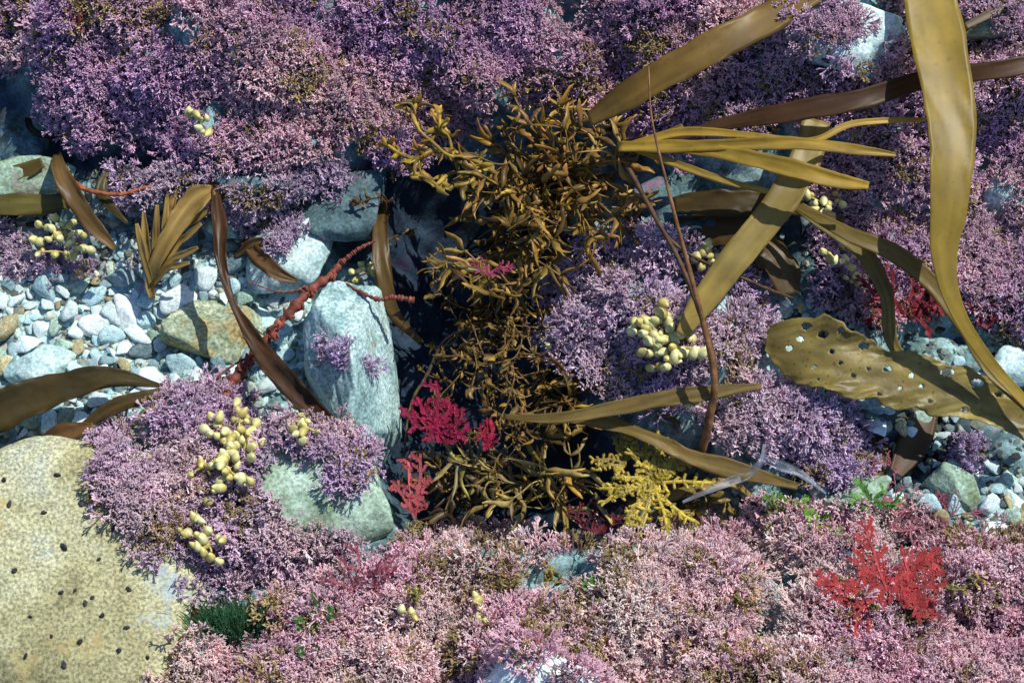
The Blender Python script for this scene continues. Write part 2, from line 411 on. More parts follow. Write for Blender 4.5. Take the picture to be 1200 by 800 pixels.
# ------------------------------------------------------------- coralline turf
def tuft(seed, nst=7, ln=1.0, fine=1.0):
    r = np.random.default_rng(seed); V = []; F = []; Tt = []
    def seg(p, d, l, r0, lev):
        q = p+d*l
        a = norm(np.cross(d, [0.3, 0.5, 0.8])); b = np.cross(d, a)
        n0 = len(V)
        r1 = r0*(1.2 if lev < 3 else 1.15)
        for c, rr, tt in ((p, r0*0.8, lev/4), (q, r1, (lev+1)/4)):
            for k in range(3):
                an = k*2.094
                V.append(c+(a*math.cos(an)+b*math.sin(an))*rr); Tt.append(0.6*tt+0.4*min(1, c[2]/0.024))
        for k in range(3):
            k2 = (k+1) % 3
            F.append((n0+k, n0+k2, n0+3+k2)); F.append((n0+k, n0+3+k2, n0+3+k))
        F.append((n0+3, n0+4, n0+5))
        if lev < 3:
            side = norm(np.cross(d, r.normal(size=3)))
            nk = 2 if (lev == 0 or r.random() < 0.35) else 3
            for k in range(nk):
                s = (k-(nk-1)/2)*1.0
                nd = norm(d+side*s*r.uniform(.45, .85)+r.normal(size=3)*0.18+np.array([0, 0, 0.12]))
                seg(q, nd, l*r.uniform(0.6, 0.88), r0*0.86, lev+1)
    for i in range(nst):
        a = i*6.283/nst+r.uniform(-.4, .4); sp = r.uniform(0.05, 1.05)
        d = norm([math.cos(a)*sp, math.sin(a)*sp, 1])
        seg(np.array([math.cos(a), math.sin(a), 0])*0.003, d, ln*r.uniform(0.0055, 0.0085), 0.00088*fine, 0)
    return np.array(V), np.array(F), np.array(Tt)
TUFTS = [tuft(300+i, 7, 1.0 if i % 3 else 1.2, 1.0 if i % 2 else 0.85) for i in range(16)]
def inpoly(px, py, poly):
    c = np.zeros(len(px), bool); j = len(poly)-1
    for i in range(len(poly)):
        xi, yi = poly[i]; xj, yj = poly[j]
        c ^= ((yi > py) != (yj > py)) & (px < (xj-xi)*(py-yi)/(yj-yi+1e-9)+xi)
        j = i
    return c
GREENSPOT = (278, 738, 46, 20)
def turf(label, polys, spacing, ctip, cmid, cbase, seed, size=1.0, sparse=0.0, jitter=14, crev=0.52, olive=0.08):
    r = np.random.default_rng(seed)
    pts = []
    for poly in polys:
        pa = np.array(poly, float)
        x0, y0 = pa.min(0)-10; x1, y1 = pa.max(0)+10
        gx, gy = np.meshgrid(np.arange(x0, x1, spacing), np.arange(y0, y1, spacing*0.9))
        gx = gx.ravel()+r.uniform(-.6, .6, gx.size)*spacing; gy = gy.ravel()+r.uniform(-.6, .6, gy.size)*spacing
        ex = gx+jitter*fbm(gx/25, gy/25)*2; ey = gy+jitter*fbm(gx/25+50, gy/25)*2
        k = inpoly(ex, ey, poly) & (gx > -90) & (gx < 1290) & (gy > -75) & (gy < 880)
        k &= ((gx-GREENSPOT[0])/GREENSPOT[2])**2+((gy-GREENSPOT[1])/GREENSPOT[3])**2 > 1
        pts.append(np.stack([gx[k], gy[k]], 1))
    pts = np.concatenate(pts)
    if sparse > 0:
        m = vnoise(pts[:, 0]/34+seed, pts[:, 1]/34) > sparse
        pts = pts[m]
    hs = [hit(px, py, ab) for px, py in pts]
    loc = np.array([h[0] for h in hs]); nrm = np.array([h[1] for h in hs])
    l1, l2 = lump(loc[:, 0], loc[:, 1])
    keep = (l1+0.35*l2+0.25*r.random(len(l1)) < crev+0.25)
    loc = loc[keep]; nrm = nrm[keep]; l1 = l1[keep]; l2 = l2[keep]
    kk = r.integers(len(TUFTS), size=len(loc))
    V = []; F = []; C = []; n0 = 0
    ctip = np.array(ctip); cmid = np.array(cmid); cbase = np.array(cbase)
    for k in range(len(TUFTS)):
        s_ = kk == k
        if not s_.any(): continue
        tv, tf, tt = TUFTS[k]; L = loc[s_]; nr = nrm[s_]; m = len(L)
        zz = nr*0.95+np.array([0, 0, 0.35])+r.normal(size=(m, 3))*0.22; zz /= np.linalg.norm(zz, axis=1)[:, None]
        xx = r.normal(size=(m, 3)); xx -= (xx*zz).sum(1)[:, None]*zz; xx /= np.linalg.norm(xx, axis=1)[:, None]
        yy = np.cross(zz, xx)
        s = size*(0.6+0.5*r.random(m)+0.55*np.clip(0.5-l1[s_], 0, 1))
        B = np.stack([xx, yy, zz], 2)*s[:, None, None]
        W = np.einsum('mij,vj->mvi', B, tv)+(L-zz*0.002)[:, None, :]
        hue = np.clip(vnoise(L[:, 0]*17+seed*3, L[:, 1]*17)*1.5-0.25, 0, 1)[:, None]
        rnd = r.random((m, 1))
        ct = (ctip[0]*(1-hue)+ctip[1]*hue)*(0.78+0.36*rnd)
        cm = (cmid[0]*(1-hue)+cmid[1]*hue)*(0.65+0.6*r.random((m, 1)))
        ol = vnoise(L[:, 0]*24+seed*5+40, L[:, 1]*24)
        br = r.random(m) < olive*(0.4+3.5*(ol > 0.68))
        q_ = 0.6+0.6*r.random((br.sum(), 1))
        ct[br] = np.array([0.60, 0.46, 0.22])*q_; cm[br] = np.array([0.34, 0.22, 0.09])*q_
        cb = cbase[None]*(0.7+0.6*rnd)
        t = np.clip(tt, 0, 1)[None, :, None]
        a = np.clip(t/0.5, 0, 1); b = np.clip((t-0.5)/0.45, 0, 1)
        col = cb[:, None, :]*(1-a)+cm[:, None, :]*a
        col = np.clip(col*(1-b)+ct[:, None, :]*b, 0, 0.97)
        V.append(W.reshape(-1, 3)); C.append(col.reshape(-1, 3))
        F.append((tf[None]+(np.arange(m)*len(tv))[:, None, None]+n0).reshape(-1, 3)); n0 += m*len(tv)
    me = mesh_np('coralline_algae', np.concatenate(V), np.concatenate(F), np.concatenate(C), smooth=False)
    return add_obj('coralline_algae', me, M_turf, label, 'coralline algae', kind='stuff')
top = [(-100,-100),(925,-100),(925,10),(885,55),(860,130),(800,175),(720,150),(690,110),(600,130),(500,185),(440,195),(410,172),(330,190),(250,188),(160,180),(60,145),(30,95),(-100,85)]
turf('mauve coralline algae crusting the upper shelf', [top], 9.8, [(0.80,0.55,0.74),(0.97,0.72,0.72)], [(0.46,0.21,0.40),(0.66,0.35,0.40)], (0.07,0.02,0.11), 1, sparse=0.17)
turf('purple pink coralline algae under kelp straps', [[(860,110),(930,70),(1050,90),(1130,60),(1300,30),(1300,250),(1140,240),(1050,250),(960,230),(960,150),(800,150)],[(950,250),(1110,250),(1300,250),(1300,400),(1200,400),(1130,350),(1040,390),(960,340)]], 10.2, [(0.82,0.58,0.76),(0.95,0.74,0.76)], [(0.46,0.25,0.42),(0.62,0.36,0.42)], (0.06,0.02,0.11), 2, sparse=0.24)
turf('pale lilac coralline algae covering a mound', [[(640,340),(700,280),(790,270),(900,320),(900,400),(860,440),(960,470),(1020,500),(1015,560),(950,560),(880,520),(840,500),(700,470),(640,400)]], 9.6, [(0.84,0.68,0.88),(0.97,0.80,0.84)], [(0.50,0.32,0.54),(0.66,0.42,0.48)], (0.09,0.03,0.15), 3, sparse=0.12)
turf('lilac coralline algae around a mossy rock', [[(100,530),(160,470),(250,455),(330,480),(430,520),(445,570),(390,560),(325,530),(305,560),(325,610),(430,640),(420,665),(380,690),(200,690),(150,620)]], 9.6, [(0.84,0.63,0.80),(0.96,0.78,0.76)], [(0.48,0.28,0.44),(0.62,0.38,0.42)], (0.08,0.03,0.12), 4, sparse=0.14)
turf('pale pink coralline algae carpeting the lower shelf', [[(440,645),(560,615),(650,640),(760,610),(850,630),(900,590),(1000,590),(1100,620),(1300,640),(1300,950),(710,950),(700,800),(640,782),(575,800),(560,950),(170,950),(195,760),(260,745),(330,690),(430,680)]], 10, [(0.96,0.66,0.74),(0.97,0.84,0.78)], [(0.72,0.37,0.45),(0.84,0.52,0.48)], (0.18,0.06,0.12), 5, size=1.05, sparse=0.06, olive=0.10)
turf('sparse lilac coralline tufts on stones', [[(20,290),(110,265),(150,320),(60,335),(-20,320)],[(368,400),(425,400),(435,440),(385,440)],[(130,195),(250,205),(400,190),(395,285),(330,290),(240,250),(150,240)],[(1120,520),(1160,520),(1150,560),(1110,550)],[(-20,265),(20,265),(30,330),(-20,330)]], 9, [(0.74,0.58,0.78),(0.86,0.70,0.78)], [(0.44,0.28,0.44),(0.54,0.35,0.42)], (0.08,0.03,0.09), 6, size=0.8, sparse=0.36)
turf('scattered pink coralline tufts over pale rocks', [[(890,-60),(1300,-60),(1300,40),(1060,90),(900,90)],[(1050,250),(1200,260),(1200,330),(1100,320)],[(560,40),(600,100),(560,140),(530,100)]], 9.5, [(0.84,0.60,0.74),(0.94,0.74,0.74)], [(0.50,0.28,0.42),(0.62,0.38,0.42)], (0.07,0.02,0.10), 8, size=0.85, sparse=0.47)

# ------------------------------------------------------------- ribbons
def catmull(pts, n):
    p = np.asarray(pts, float); p = np.concatenate([[2*p[0]-p[1]], p, [2*p[-1]-p[-2]]])
    o = []; m = len(p)-3
    for t in np.linspace(0, m-1e-6, n):
        i = int(t); f = t-i; a, b, c, d = p[i:i+4]
        o.append(0.5*((2*b)+(-a+c)*f+(2*a-5*b+4*c-d)*f*f+(-a+3*b-3*c+d)*f**3))
    return np.array(o)
def ribbon(g, pts, col, n=60, cross=9, ruffle=0.0, curl=0.1, seed=0, colvar=0.3, edge=0.85, holes=None, rag=0.2):
    pts = [tuple(p)+(0,)*(5-len(p)) for p in pts]
    c = catmull(pts, n); W = np.array([P(a[0], a[1], a[2]) for a in c])
    tan = np.gradient(W, axis=0); tan /= np.linalg.norm(tan, axis=1)[:, None]
    V = []; C = []; col = np.array(col)
    u = np.linspace(-1, 1, cross); s = 0
    for i in range(n):
        side = norm(np.cross(tan[i], [0, -0.2, 1])); upv = np.cross(side, tan[i])
        a = math.radians(c[i, 4]); sd = side*math.cos(a)+upv*math.sin(a); uv = -side*math.sin(a)+upv*math.cos(a)
        w = max(c[i, 3], 0.4)/2000
        if i: s += np.linalg.norm(W[i]-W[i-1])
        for x in u:
            ed = float(fbm(np.array(s*(26 if rag < .25 else 45)+seed*13.7), np.array(np.sign(x)*1.7+seed*3.3+8), 5))
            off = curl*w*(x*x-0.5)+ruffle*w*abs(x)**1.5*float(fbm(np.array(s*35+seed*3+x*2), np.array(seed+x), 3))*2
            V.append(W[i]+sd*w*x*(1+rag*ed*abs(x))+uv*off)
            m = 1+colvar*2*float(fbm(np.array(s*10+seed*9), np.array(x*2.2+seed), 4))
            C.append(col*np.array([m, m*(0.9+0.1*m), m**1.4])*(1-(1-edge)*abs(x)**3))
    F = gridfaces(n, cross); V = np.array(V)
    if holes:
        cen = V[F].mean(1); hp, hq = proj(cen); keep = np.ones(len(F), bool)
        for hx, hy, ha, hb in holes: keep &= ((hp-hx)/ha)**2+((hq-hy)/hb)**2 > 1
        F = F[keep]
    g.add(V, F, np.clip(np.array(C), 0.002, 1))
def kelp(label, strands, col, mat=None, thick=0.0006, name='kelp', cat='kelp', **kw):
    g = Geo()
    for i, s in enumerate(strands): ribbon(g, s, col, seed=R.uniform(0, 50), **kw)
    return g.build(name, mat or M_kelp, label, cat, thick=thick)
BRN = (0.14,0.075,0.02); TAN = (0.42,0.28,0.08)
kelp('broad golden olive kelp strap curving over the pool', [[(1080,-60,.20,62),(1100,50,.20,62),(1115,150,.20,56,8),(1112,230,.19,46,12),(1106,300,.17,32,16),(1120,360,.15,20,10),(1160,425,.12,14),(1230,500,.10,12)]], (0.44,0.30,0.045), n=110, ruffle=0.06, cross=13, rag=0.1, colvar=0.2)
kelp('brown kelp strap slanting across the algae shelf', [[(990,-40,.19,36),(920,8,.19,38,-10),(850,48,.19,38),(785,82,.18,36),(735,112,.16,32),(690,140,.13,16)]], (0.28,0.165,0.035), n=80, ruffle=0.15)
kelp('dark brown kelp strap with narrowing tip', [[(1260,62,.17,20),(1180,80,.17,22),(1090,92,.16,20,20),(1000,118,.16,26),(920,132,.15,24),(850,145,.13,16),(780,165,.12,8)]], (0.11,0.05,0.018), n=80, ruffle=0.15)
kelp('golden many fingered kelp frond in sunlight', [
 [(725,172,.14,12),(790,172,.15,14),(850,170,.16,12),(930,168,.165,15),(1000,175,.165,13),(1052,182,.16,4)],
 [(735,172,.14,10),(800,172,.15,16),(860,182,.16,16),(930,198,.17,20),(980,212,.17,17),(1018,218,.17,8)],
 [(740,170,.14,8),(800,155,.15,10),(870,158,.16,8),(950,165,.16,7),(1000,145,.16,8),(1085,140,.15,4)],
 [(740,172,.13,8),(780,160,.14,12),(800,148,.15,6)],
 [(745,175,.13,6),(800,195,.14,9),(850,212,.14,9),(900,225,.14,5)]], (0.52,0.34,0.05), n=60, cross=7, ruffle=0.35, curl=0.3, thick=0.0012)
kelp('translucent olive kelp strap hanging diagonally', [[(958,140,.12,32),(945,185,.12,36),(918,232,.12,36,-6),(885,275,.115,35),(850,318,.11,33),(820,358,.10,27),(798,392,.09,14)]], (0.44,0.32,0.08), n=70, ruffle=0.12, rag=0.12, colvar=0.2)
kelp('shaded brown kelp blade folded beneath others', [[(770,268,.03,16),(820,268,.05,40),(875,275,.06,46,10),(910,300,.06,46,20),(925,345,.05,26)]], (0.13,0.08,0.025), n=60, ruffle=0.4)
kelp('dark brown kelp blade resting on coralline algae', [[(790,240,.06,20),(850,238,.07,34),(920,240,.07,24),(990,258,.07,8)]], (0.11,0.07,0.02), n=50, ruffle=0.4)
kelp('narrow olive kelp strap trailing to stones', [[(900,222,.10,6),(960,258,.10,18),(1010,295,.10,20),(1038,345,.09,17),(1045,400,.07,13),(1070,430,.06,8)]], (0.27,0.20,0.05), n=70, ruffle=0.25)
kelp('long olive kelp strap sloping toward torn blade', [[(930,240,.11,6),(990,272,.12,18),(1050,298,.12,20),(1095,335,.11,20),(1130,385,.10,16),(1165,440,.10,14),(1230,500,.10,10)]], (0.26,0.18,0.04), n=80, ruffle=0.25)
hl = [(945,382,6,4),(938,397,4,3),(965,392,6,4),(1012,405,6,4),(1040,432,5,3),(975,412,3,3),(925,408,4,3),(1110,436,8,5),(1145,449,7,5),(1068,440,3,3),(1000,440,3,2),(1090,470,3,2),(955,430,3,2),(1030,462,3,2),(1130,480,4,3),(985,388,4,3),(1170,462,4,3),(1018,432,2.5,2),(1055,455,2.5,2),(1080,452,2.5,2),(960,445,2.5,2),(985,425,2.5,2)]
kelp('torn olive kelp blade full of grazed holes', [[(898,398,.06,22),(918,400,.07,56),(965,415,.08,78),(1010,432,.08,72),(1060,446,.08,64),(1110,456,.08,62),(1160,472,.08,50),(1240,512,.07,34)]], (0.29,0.215,0.055), mat=M_kelp_hole, n=200, cross=37, ruffle=0.25, curl=0.1, holes=hl, rag=0.3)
kelp('narrow tan kelp strap lying across dark pool', [[(590,488,.03,6),(650,490,.05,12),(710,480,.06,16,15),(770,468,.07,19),(830,460,.07,17),(892,452,.07,6)]], (0.30,0.205,0.06), n=60, ruffle=0.35)
kelp('tan kelp strap drifting above shaded seaweed', [[(640,488,.03,6),(700,492,.04,18),(760,512,.05,16,20),(810,536,.05,18),(860,550,.05,20),(935,570,.05,8)]], (0.30,0.20,0.055), n=60, ruffle=0.35)
kelp('thin dark brown kelp strap at shelf edge', [[(1230,-30,.16,10),(1180,5,.16,12),(1130,32,.16,8)]], BRN, n=30)
kelp('olive brown strap among pool stones', [[(1030,470,.0,14),(1032,520,.01,18),(1030,570,.01,12)]], BRN, n=30)
kelp('brown strap hanging beneath torn blade', [[(1085,480,.0,34),(1070,520,.01,36),(1050,555,.02,16)]], (0.14,0.07,0.025), n=30)
kelp('long twisted dark brown kelp strap over pebbles', [[(252,212,.05,8),(256,260,.06,16,30),(260,310,.06,12),(275,360,.06,10,30),(302,405,.06,20),(338,448,.07,26),(385,495,.07,20),(440,532,.06,6)]], (0.09,0.04,0.014), n=100, ruffle=0.7, curl=0.4)
kelp('dark olive kelp blade tapering over pebbles', [[(-60,505,.03,50),(10,478,.03,48),(70,455,.03,38),(130,442,.03,22),(190,452,.02,4)]], (0.09,0.06,0.015), n=60, ruffle=0.3, curl=0.2)
kelp('upright tan brown kelp blade beside shaded shelf', [[(66,180,.03,10),(72,205,.05,22,20),(92,240,.05,22),(112,268,.05,18),(135,292,.04,6)]], (0.22,0.13,0.045), n=40, ruffle=0.4, curl=0.3)
kelp('brown kelp ribbon behind coralline mound', [[(90,505,.03,6),(130,478,.04,18),(180,462,.04,14),(240,452,.03,14),(290,440,.02,6)]], (0.12,0.075,0.02), n=50, ruffle=0.6)
kelp('brown kelp strap on dark crevice edge', [[(452,235,.0,8),(446,275,.02,18),(450,320,.02,20),(460,365,.0,16),(495,402,-.03,5)]], (0.17,0.10,0.03), n=50, ruffle=0.4)
kelp('olive kelp blade under the shaded shelf', [[(-50,245,.0,34),(0,215,.02,34),(50,190,.03,14)]], (0.17,0.12,0.03), n=40, ruffle=0.4)
kelp('olive kelp blade spread on stones', [[(-50,242,.02,14),(0,240,.02,26),(50,240,.02,24),(100,236,.02,6)]], (0.20,0.16,0.04), n=40, ruffle=0.4)
kelp('thin dark strap standing in shaded corner', [[(30,120,.0,3),(36,150,.02,8),(60,160,.02,7),(110,162,.02,4)]], (0.06,0.04,0.02), n=40, ruffle=0.6)
kelp('small dark curled blade by fan seaweed', [[(150,262,.03,3),(128,240,.04,12),(118,222,.04,14),(126,200,.04,5)]], (0.12,0.09,0.03), n=30, ruffle=0.6)
kelp('small tan brown kelp blade on stone', [[(285,280,.0,8),(300,298,.02,20),(325,320,.02,16),(348,330,.01,5)]], (0.26,0.14,0.05), n=30, ruffle=0.8)
kelp('small orange brown kelp scrap on stone', [[(275,300,.0,6),(300,285,.02,12),(335,285,.02,4)]], (0.26,0.14,0.05), n=30, ruffle=0.8)
kelp('wispy translucent scrap of pale seaweed', [[(800,588,.04,3),(840,570,.05,8),(875,556,.05,12),(892,540,.06,7),(896,520,.06,3)]], (0.55,0.60,0.66), mat=M_wisp, n=40, ruffle=0.9, name='seaweed', cat='seaweed', thick=0, rag=0.24)
kelp('pale see through seaweed film on algae', [[(885,532,.05,4),(915,545,.06,12),(940,556,.06,8),(968,578,.05,2)]], (0.50,0.56,0.66), mat=M_wisp, n=40, ruffle=0.9, name='seaweed', cat='seaweed', thick=0, rag=0.24)
kelp('small brown blade tucked against boulder', [[(50,515,.03,10),(75,508,.04,24),(110,500,.04,10)]], (0.20,0.10,0.03), n=30, ruffle=0.6)
kelp('small brown blade beside green algae', [[(195,700,.03,8),(225,722,.05,20),(262,730,.04,6)]], (0.12,0.06,0.02), n=30, ruffle=0.6)
kelp('thin golden kelp finger at shelf foot', [[(735,590,-.02,6),(790,580,.0,13),(850,565,.0,11),(880,580,.0,4)]], TAN, n=30, ruffle=0.5)
# fan: a thin sheet above splitting into fingers
fan = [[(178,350,.0,7),(176,330,.012,12),(184,305,.03,17),(200,275,.045,20),(216,250,.05,26),(232,232,.055,30),(250,222,.055,12)]]
for (a, b, c_, d_) in [(168,300,160,262),(172,290,168,248),(182,285,184,240),(192,285,196,228),(205,290,236,262),(200,305,232,290),(196,315,222,308),(210,270,246,246),(196,260,208,216)]:
    fan.append([(178,335,.01,6),(a,b,.03,8),((a+c_)/2,(b+d_)/2,.042,8),(c_,d_,.05,3.5)])
kelp('tan translucent fan shaped seaweed splitting into fingers', fan, (0.50,0.33,0.10), name='fan_seaweed', cat='seaweed', n=36, ruffle=0.5, curl=0.3, thick=0.001)

# ------------------------------------------------------------- stalks (tubes)
def tube(g, pts, col, n=50, sides=8, lump=0.15, seed=0):
    c = catmull(pts, n); W = np.array([P(a[0], a[1], a[2]) for a in c])
    tan = np.gradient(W, axis=0); V = []; C = []
    for i in range(n):
        t = norm(tan[i]); a = norm(np.cross(t, [0.2, 0.1, 1])); b = np.cross(t, a)
        rr = c[i, 3]/1000*(1+lump*math.sin(i*1.7+seed)+lump*0.7*math.sin(i*0.61+seed*2))
        for k in range(sides):
            an = k*2*math.pi/sides
            V.append(W[i]+(a*math.cos(an)+b*math.sin(an))*rr); C.append(np.array(col)*(1+0.3*math.sin(i*0.9+seed+k)))
    F = []
    for i in range(n-1):
        for k in range(sides):
            k2 = (k+1) % sides; F.append((i*sides+k, i*sides+k2, (i+1)*sides+k2, (i+1)*sides+k))
    g.add(V, F, np.array(C))
def stalk(name, label, tubes, col, cat='seaweed', lump=0.15):
    g = Geo()
    for i, t in enumerate(tubes): tube(g, t, col, seed=i*3, lump=lump, n=70)
    return g.build(name, M_stalk, label, cat)
stalk('kelp', 'long thin brown stalk arching over seaweed', [[(760,78,.22,0.8),(764,140,.22,1.2),(780,210,.20,1.8),(798,280,.17,2.4),(822,370,.14,3.2),(837,440,.11,4),(832,490,.08,4.5),(822,530,.04,5)]], (0.18,0.08,0.03), 'kelp', lump=0.06)
stalk('kelp', 'dark brown bent stalk joining kelp straps', [[(735,195,.12,3.2),(768,255,.13,2.8),(798,310,.13,2.8),(825,380,.11,3.5),(838,440,.09,4),(830,500,.05,5)]], (0.08,0.04,0.018), 'kelp', lump=0.06)
stalk('kelp', 'thin dark stem beneath the kelp straps', [[(740,200,.1,2),(790,285,.1,2),(880,330,.09,2),(930,350,.05,1.5)]], (0.07,0.035,0.015), 'kelp')
rt = [[(402,305,.03,3),(388,322,.035,4.5),(362,342,.035,5),(340,366,.035,6),(318,390,.03,5.5),(303,412,.03,6.5),(285,432,.03,6),(266,457,.03,6.5),(245,490,.03,4)],[(440,282,.04,1.2),(420,292,.04,2.5),(400,308,.035,3)],[(400,330,.03,1.5),(440,350,.05,2.5),(460,348,.05,3),(486,352,.05,3.5)],[(305,410,.03,2),(270,430,.03,1.3),(240,452,.03,1.0),(200,470,.03,0.6)],[(370,335,.03,1.6),(330,342,.03,1.1),(290,330,.03,0.6)]]
for k in range(60):
    a = R.choice([(388,322),(362,342),(350,354),(340,366),(328,378),(318,390),(303,412),(295,422),(285,432),(266,457)]); an = R.uniform(0, 6.28); l = R.uniform(5, 12)
    rt.append([(a[0]+R.uniform(-6,6), a[1]+R.uniform(-6,6), .033, 1.8), (a[0]+l*.6*math.cos(an), a[1]+l*.6*math.sin(an), .038, 1.6), (a[0]+l*math.cos(an+.4), a[1]+l*math.sin(an+.4), .036, 1.0)])
stalk('red_seaweed', 'rough reddish brown knobbly seaweed branch on pebbles', rt, (0.21,0.055,0.035), lump=0.3)
stalk('red_seaweed', 'thin orange red stem under the shelf', [[(80,205,.04,1.5),(100,222,.05,3),(140,228,.05,2.2),(170,220,.05,2),(200,218,.04,1)]], (0.30,0.08,0.03))
stalk('seaweed', 'thin dark stem standing over dark crevice', [[(545,385,.03,1.5),(520,400,.0,1.5),(500,440,-.02,2),(480,480,-.03,1.5),(470,570,-.05,1)]], (0.09,0.06,0.03))

# ------------------------------------------------------------- leafy brown seaweed
def W2(dx, dy, dz): return np.array([dx/1000, dy/1000/math.cos(T), dz/1000])
def leaf(g, base, d, L, Wd, col, droop=0.3):
    d = norm(d); s = norm(np.cross(d, [0, 0, 1])+rng.normal(size=3)*0.35); s = norm(s-d*(s@d)); u = np.cross(s, d)
    n = 7; V = []; C = []; tw = R.uniform(-1.4, 1.4); bd = R.uniform(-0.8, 0.8); dr = R.uniform(-droop*0.5, droop*1.6); pw = R.uniform(0.4, 1.0); wob = R.uniform(0, 6)
    for i in range(n):
        t = i/(n-1); w = Wd*0.5*(math.sin(math.pi*min(1, t*0.88+0.08))**pw)*(1+0.28*math.sin(t*11+wob))
        c = base+d*L*t-u*L*dr*t*t+s*L*(bd*t*t+0.07*math.sin(t*6+wob)); a = tw*t; ss = s*math.cos(a)+u*math.sin(a); uu = -s*math.sin(a)+u*math.cos(a)
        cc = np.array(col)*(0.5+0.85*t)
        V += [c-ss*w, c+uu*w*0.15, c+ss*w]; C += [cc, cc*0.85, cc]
    g.add(V, gridfaces(n, 3), np.array(C))
def leafy(label, branches, col, step=9, L=(12, 36), Wd=(3, 8), cat='brown seaweed', stemr=1.1, spread=1.0, colvar=0.5, skip=0.15, goldp=0.2):
    gs = Geo(); g = Geo()
    gold = np.array([0.62, 0.40, 0.08])
    for b in branches:
        ln = np.linalg.norm(np.array(b[-1][:2])-np.array(b[0][:2])); m = max(6, int(ln/step)+2)
        c = catmull(b, m); ph = R.uniform(0, 6); am = min(11, ln*0.12)
        for i in range(1, m):
            c[i, 0] += am*math.sin(i*0.9+ph)+R.uniform(-2, 2); c[i, 1] += am*math.cos(i*0.7+ph)+R.uniform(-2, 2)
        tube(gs, [tuple(x[:3])+(stemr*R.uniform(.7, 1.2),) for x in c], np.array(col)*0.6, n=len(c)*2, sides=5, lump=0)
        W = [P(*x[:3]) for x in c]
        bc = np.array(col)*R.uniform(0.45, 1.3); gb_ = R.random() < 0.35; bl = R.uniform(0.7, 1.3)
        for i in range(1, len(W)):
            d = norm(W[i]-W[i-1])
            for sd in (-1, 1, R.choice((-1, 1))):
                if R.random() < skip: continue
                a = sd*R.uniform(0.1, spread+0.3)
                dd = np.array([d[0]*math.cos(a)-d[1]*math.sin(a), d[0]*math.sin(a)+d[1]*math.cos(a), R.uniform(-0.3, 0.65)])
                k = R.random(); cc = bc*(1-colvar+2*colvar*k)
                if R.random() < (goldp*2 if gb_ else goldp*.4): cc = gold*R.uniform(.5, 1.1)
                cc = cc*np.array([1, R.uniform(.82, 1.1), R.uniform(.5, 1.4)])
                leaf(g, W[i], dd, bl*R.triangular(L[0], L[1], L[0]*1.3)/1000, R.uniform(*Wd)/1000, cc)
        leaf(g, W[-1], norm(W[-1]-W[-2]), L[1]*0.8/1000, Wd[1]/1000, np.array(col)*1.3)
    base = P(*branches[0][0][:3])
    e = add_obj('brown_seaweed', None, None, label, cat, origin=base)
    gs.build('stem', M_stalk, base=base, parent=e)
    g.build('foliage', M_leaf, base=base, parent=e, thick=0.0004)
    return e
def radial(root, tips, zr, zt, bulge=22):
    o = []
    for t in tips:
        mx, my = (root[0]+t[0])/2+R.uniform(-bulge, bulge), (root[1]+t[1])/2+R.uniform(-bulge, bulge)
        zz = zt+R.uniform(-.03, .03)
        o.append([(root[0]+R.uniform(-6,6), root[1]+R.uniform(-6,6), zr), (mx, my, (zr+zz)/2+0.02), (t[0], t[1], zz)])
    return o
def scatter(cx, cy, rx, ry, n):
    o = []
    for i in range(n):
        a = i*2.4; q = ((i+.5)/n)**0.42; o.append((cx+rx*q*math.cos(a)+R.uniform(-10,10), cy+ry*q*math.sin(a)+R.uniform(-8,8)))
    return o
BR = (0.33,0.185,0.038)
leafy('large bushy golden brown leafy seaweed above dark crevice', radial((655,215), scatter(655,205,105,90,32), -0.02, 0.075), BR, L=(13, 38), Wd=(3.5, 8), skip=0.22, goldp=0.25)
leafy('golden toothed seaweed branch reaching outward', [[(600,215,.04),(545,190,.07),(505,160,.08),(470,118,.08)],[(575,205,.04),(530,190,.07),(490,178,.07),(465,172,.06)],[(540,200,.05),(515,210,.07),(492,206,.07)],[(530,180,.05),(520,150,.07),(508,130,.07)],[(590,210,.05),(560,200,.07),(530,215,.07)]], (0.50,0.32,0.05), step=10, L=(9, 22), Wd=(4, 9), stemr=2.8, colvar=0.3)
leafy('long golden brown seaweed leaves over the crevice', radial((620,285), scatter(595,300,72,55,10), -0.04, 0.04), (0.34,0.21,0.045), L=(18, 44), Wd=(4, 9), skip=0.35, goldp=0.35)
leafy('frilly ochre seaweed hanging down the crevice', radial((578,365), scatter(572,385,65,75,16), -0.09, 0.01), (0.24,0.14,0.035), step=7, L=(6, 18), Wd=(2.5, 7), skip=0.3)
leafy('shaded brown leafy seaweed below lilac mound', radial((655,460), scatter(650,470,72,50,11), -0.07, 0.0), (0.26,0.155,0.04), L=(12, 32), Wd=(3, 8), skip=0.3)
leafy('olive seaweed with long curled ribbon leaves', radial((640,565), scatter(635,565,85,42,13), -0.08, -0.01), (0.42,0.32,0.11), step=14, L=(24, 52), Wd=(3.5, 7), skip=0.5, colvar=0.45, goldp=0.3)
leafy('dark ragged seaweed at the crevice foot', radial((535,570), scatter(535,565,55,36,8), -0.11, -0.05), (0.12,0.08,0.035), L=(14, 30), skip=0.3)
leafy('brown leafy sprig beside the kelp stalk', radial((800,570), [(770,590),(800,600),(830,580),(850,600)], -0.06, 0.0), (0.28,0.19,0.05), L=(14, 26))
leafy('small ochre sprig in shaded rock gap', radial((440,270), [(425,240),(450,250),(470,270)], -0.02, 0.01), (0.16,0.09,0.025), L=(8, 16))
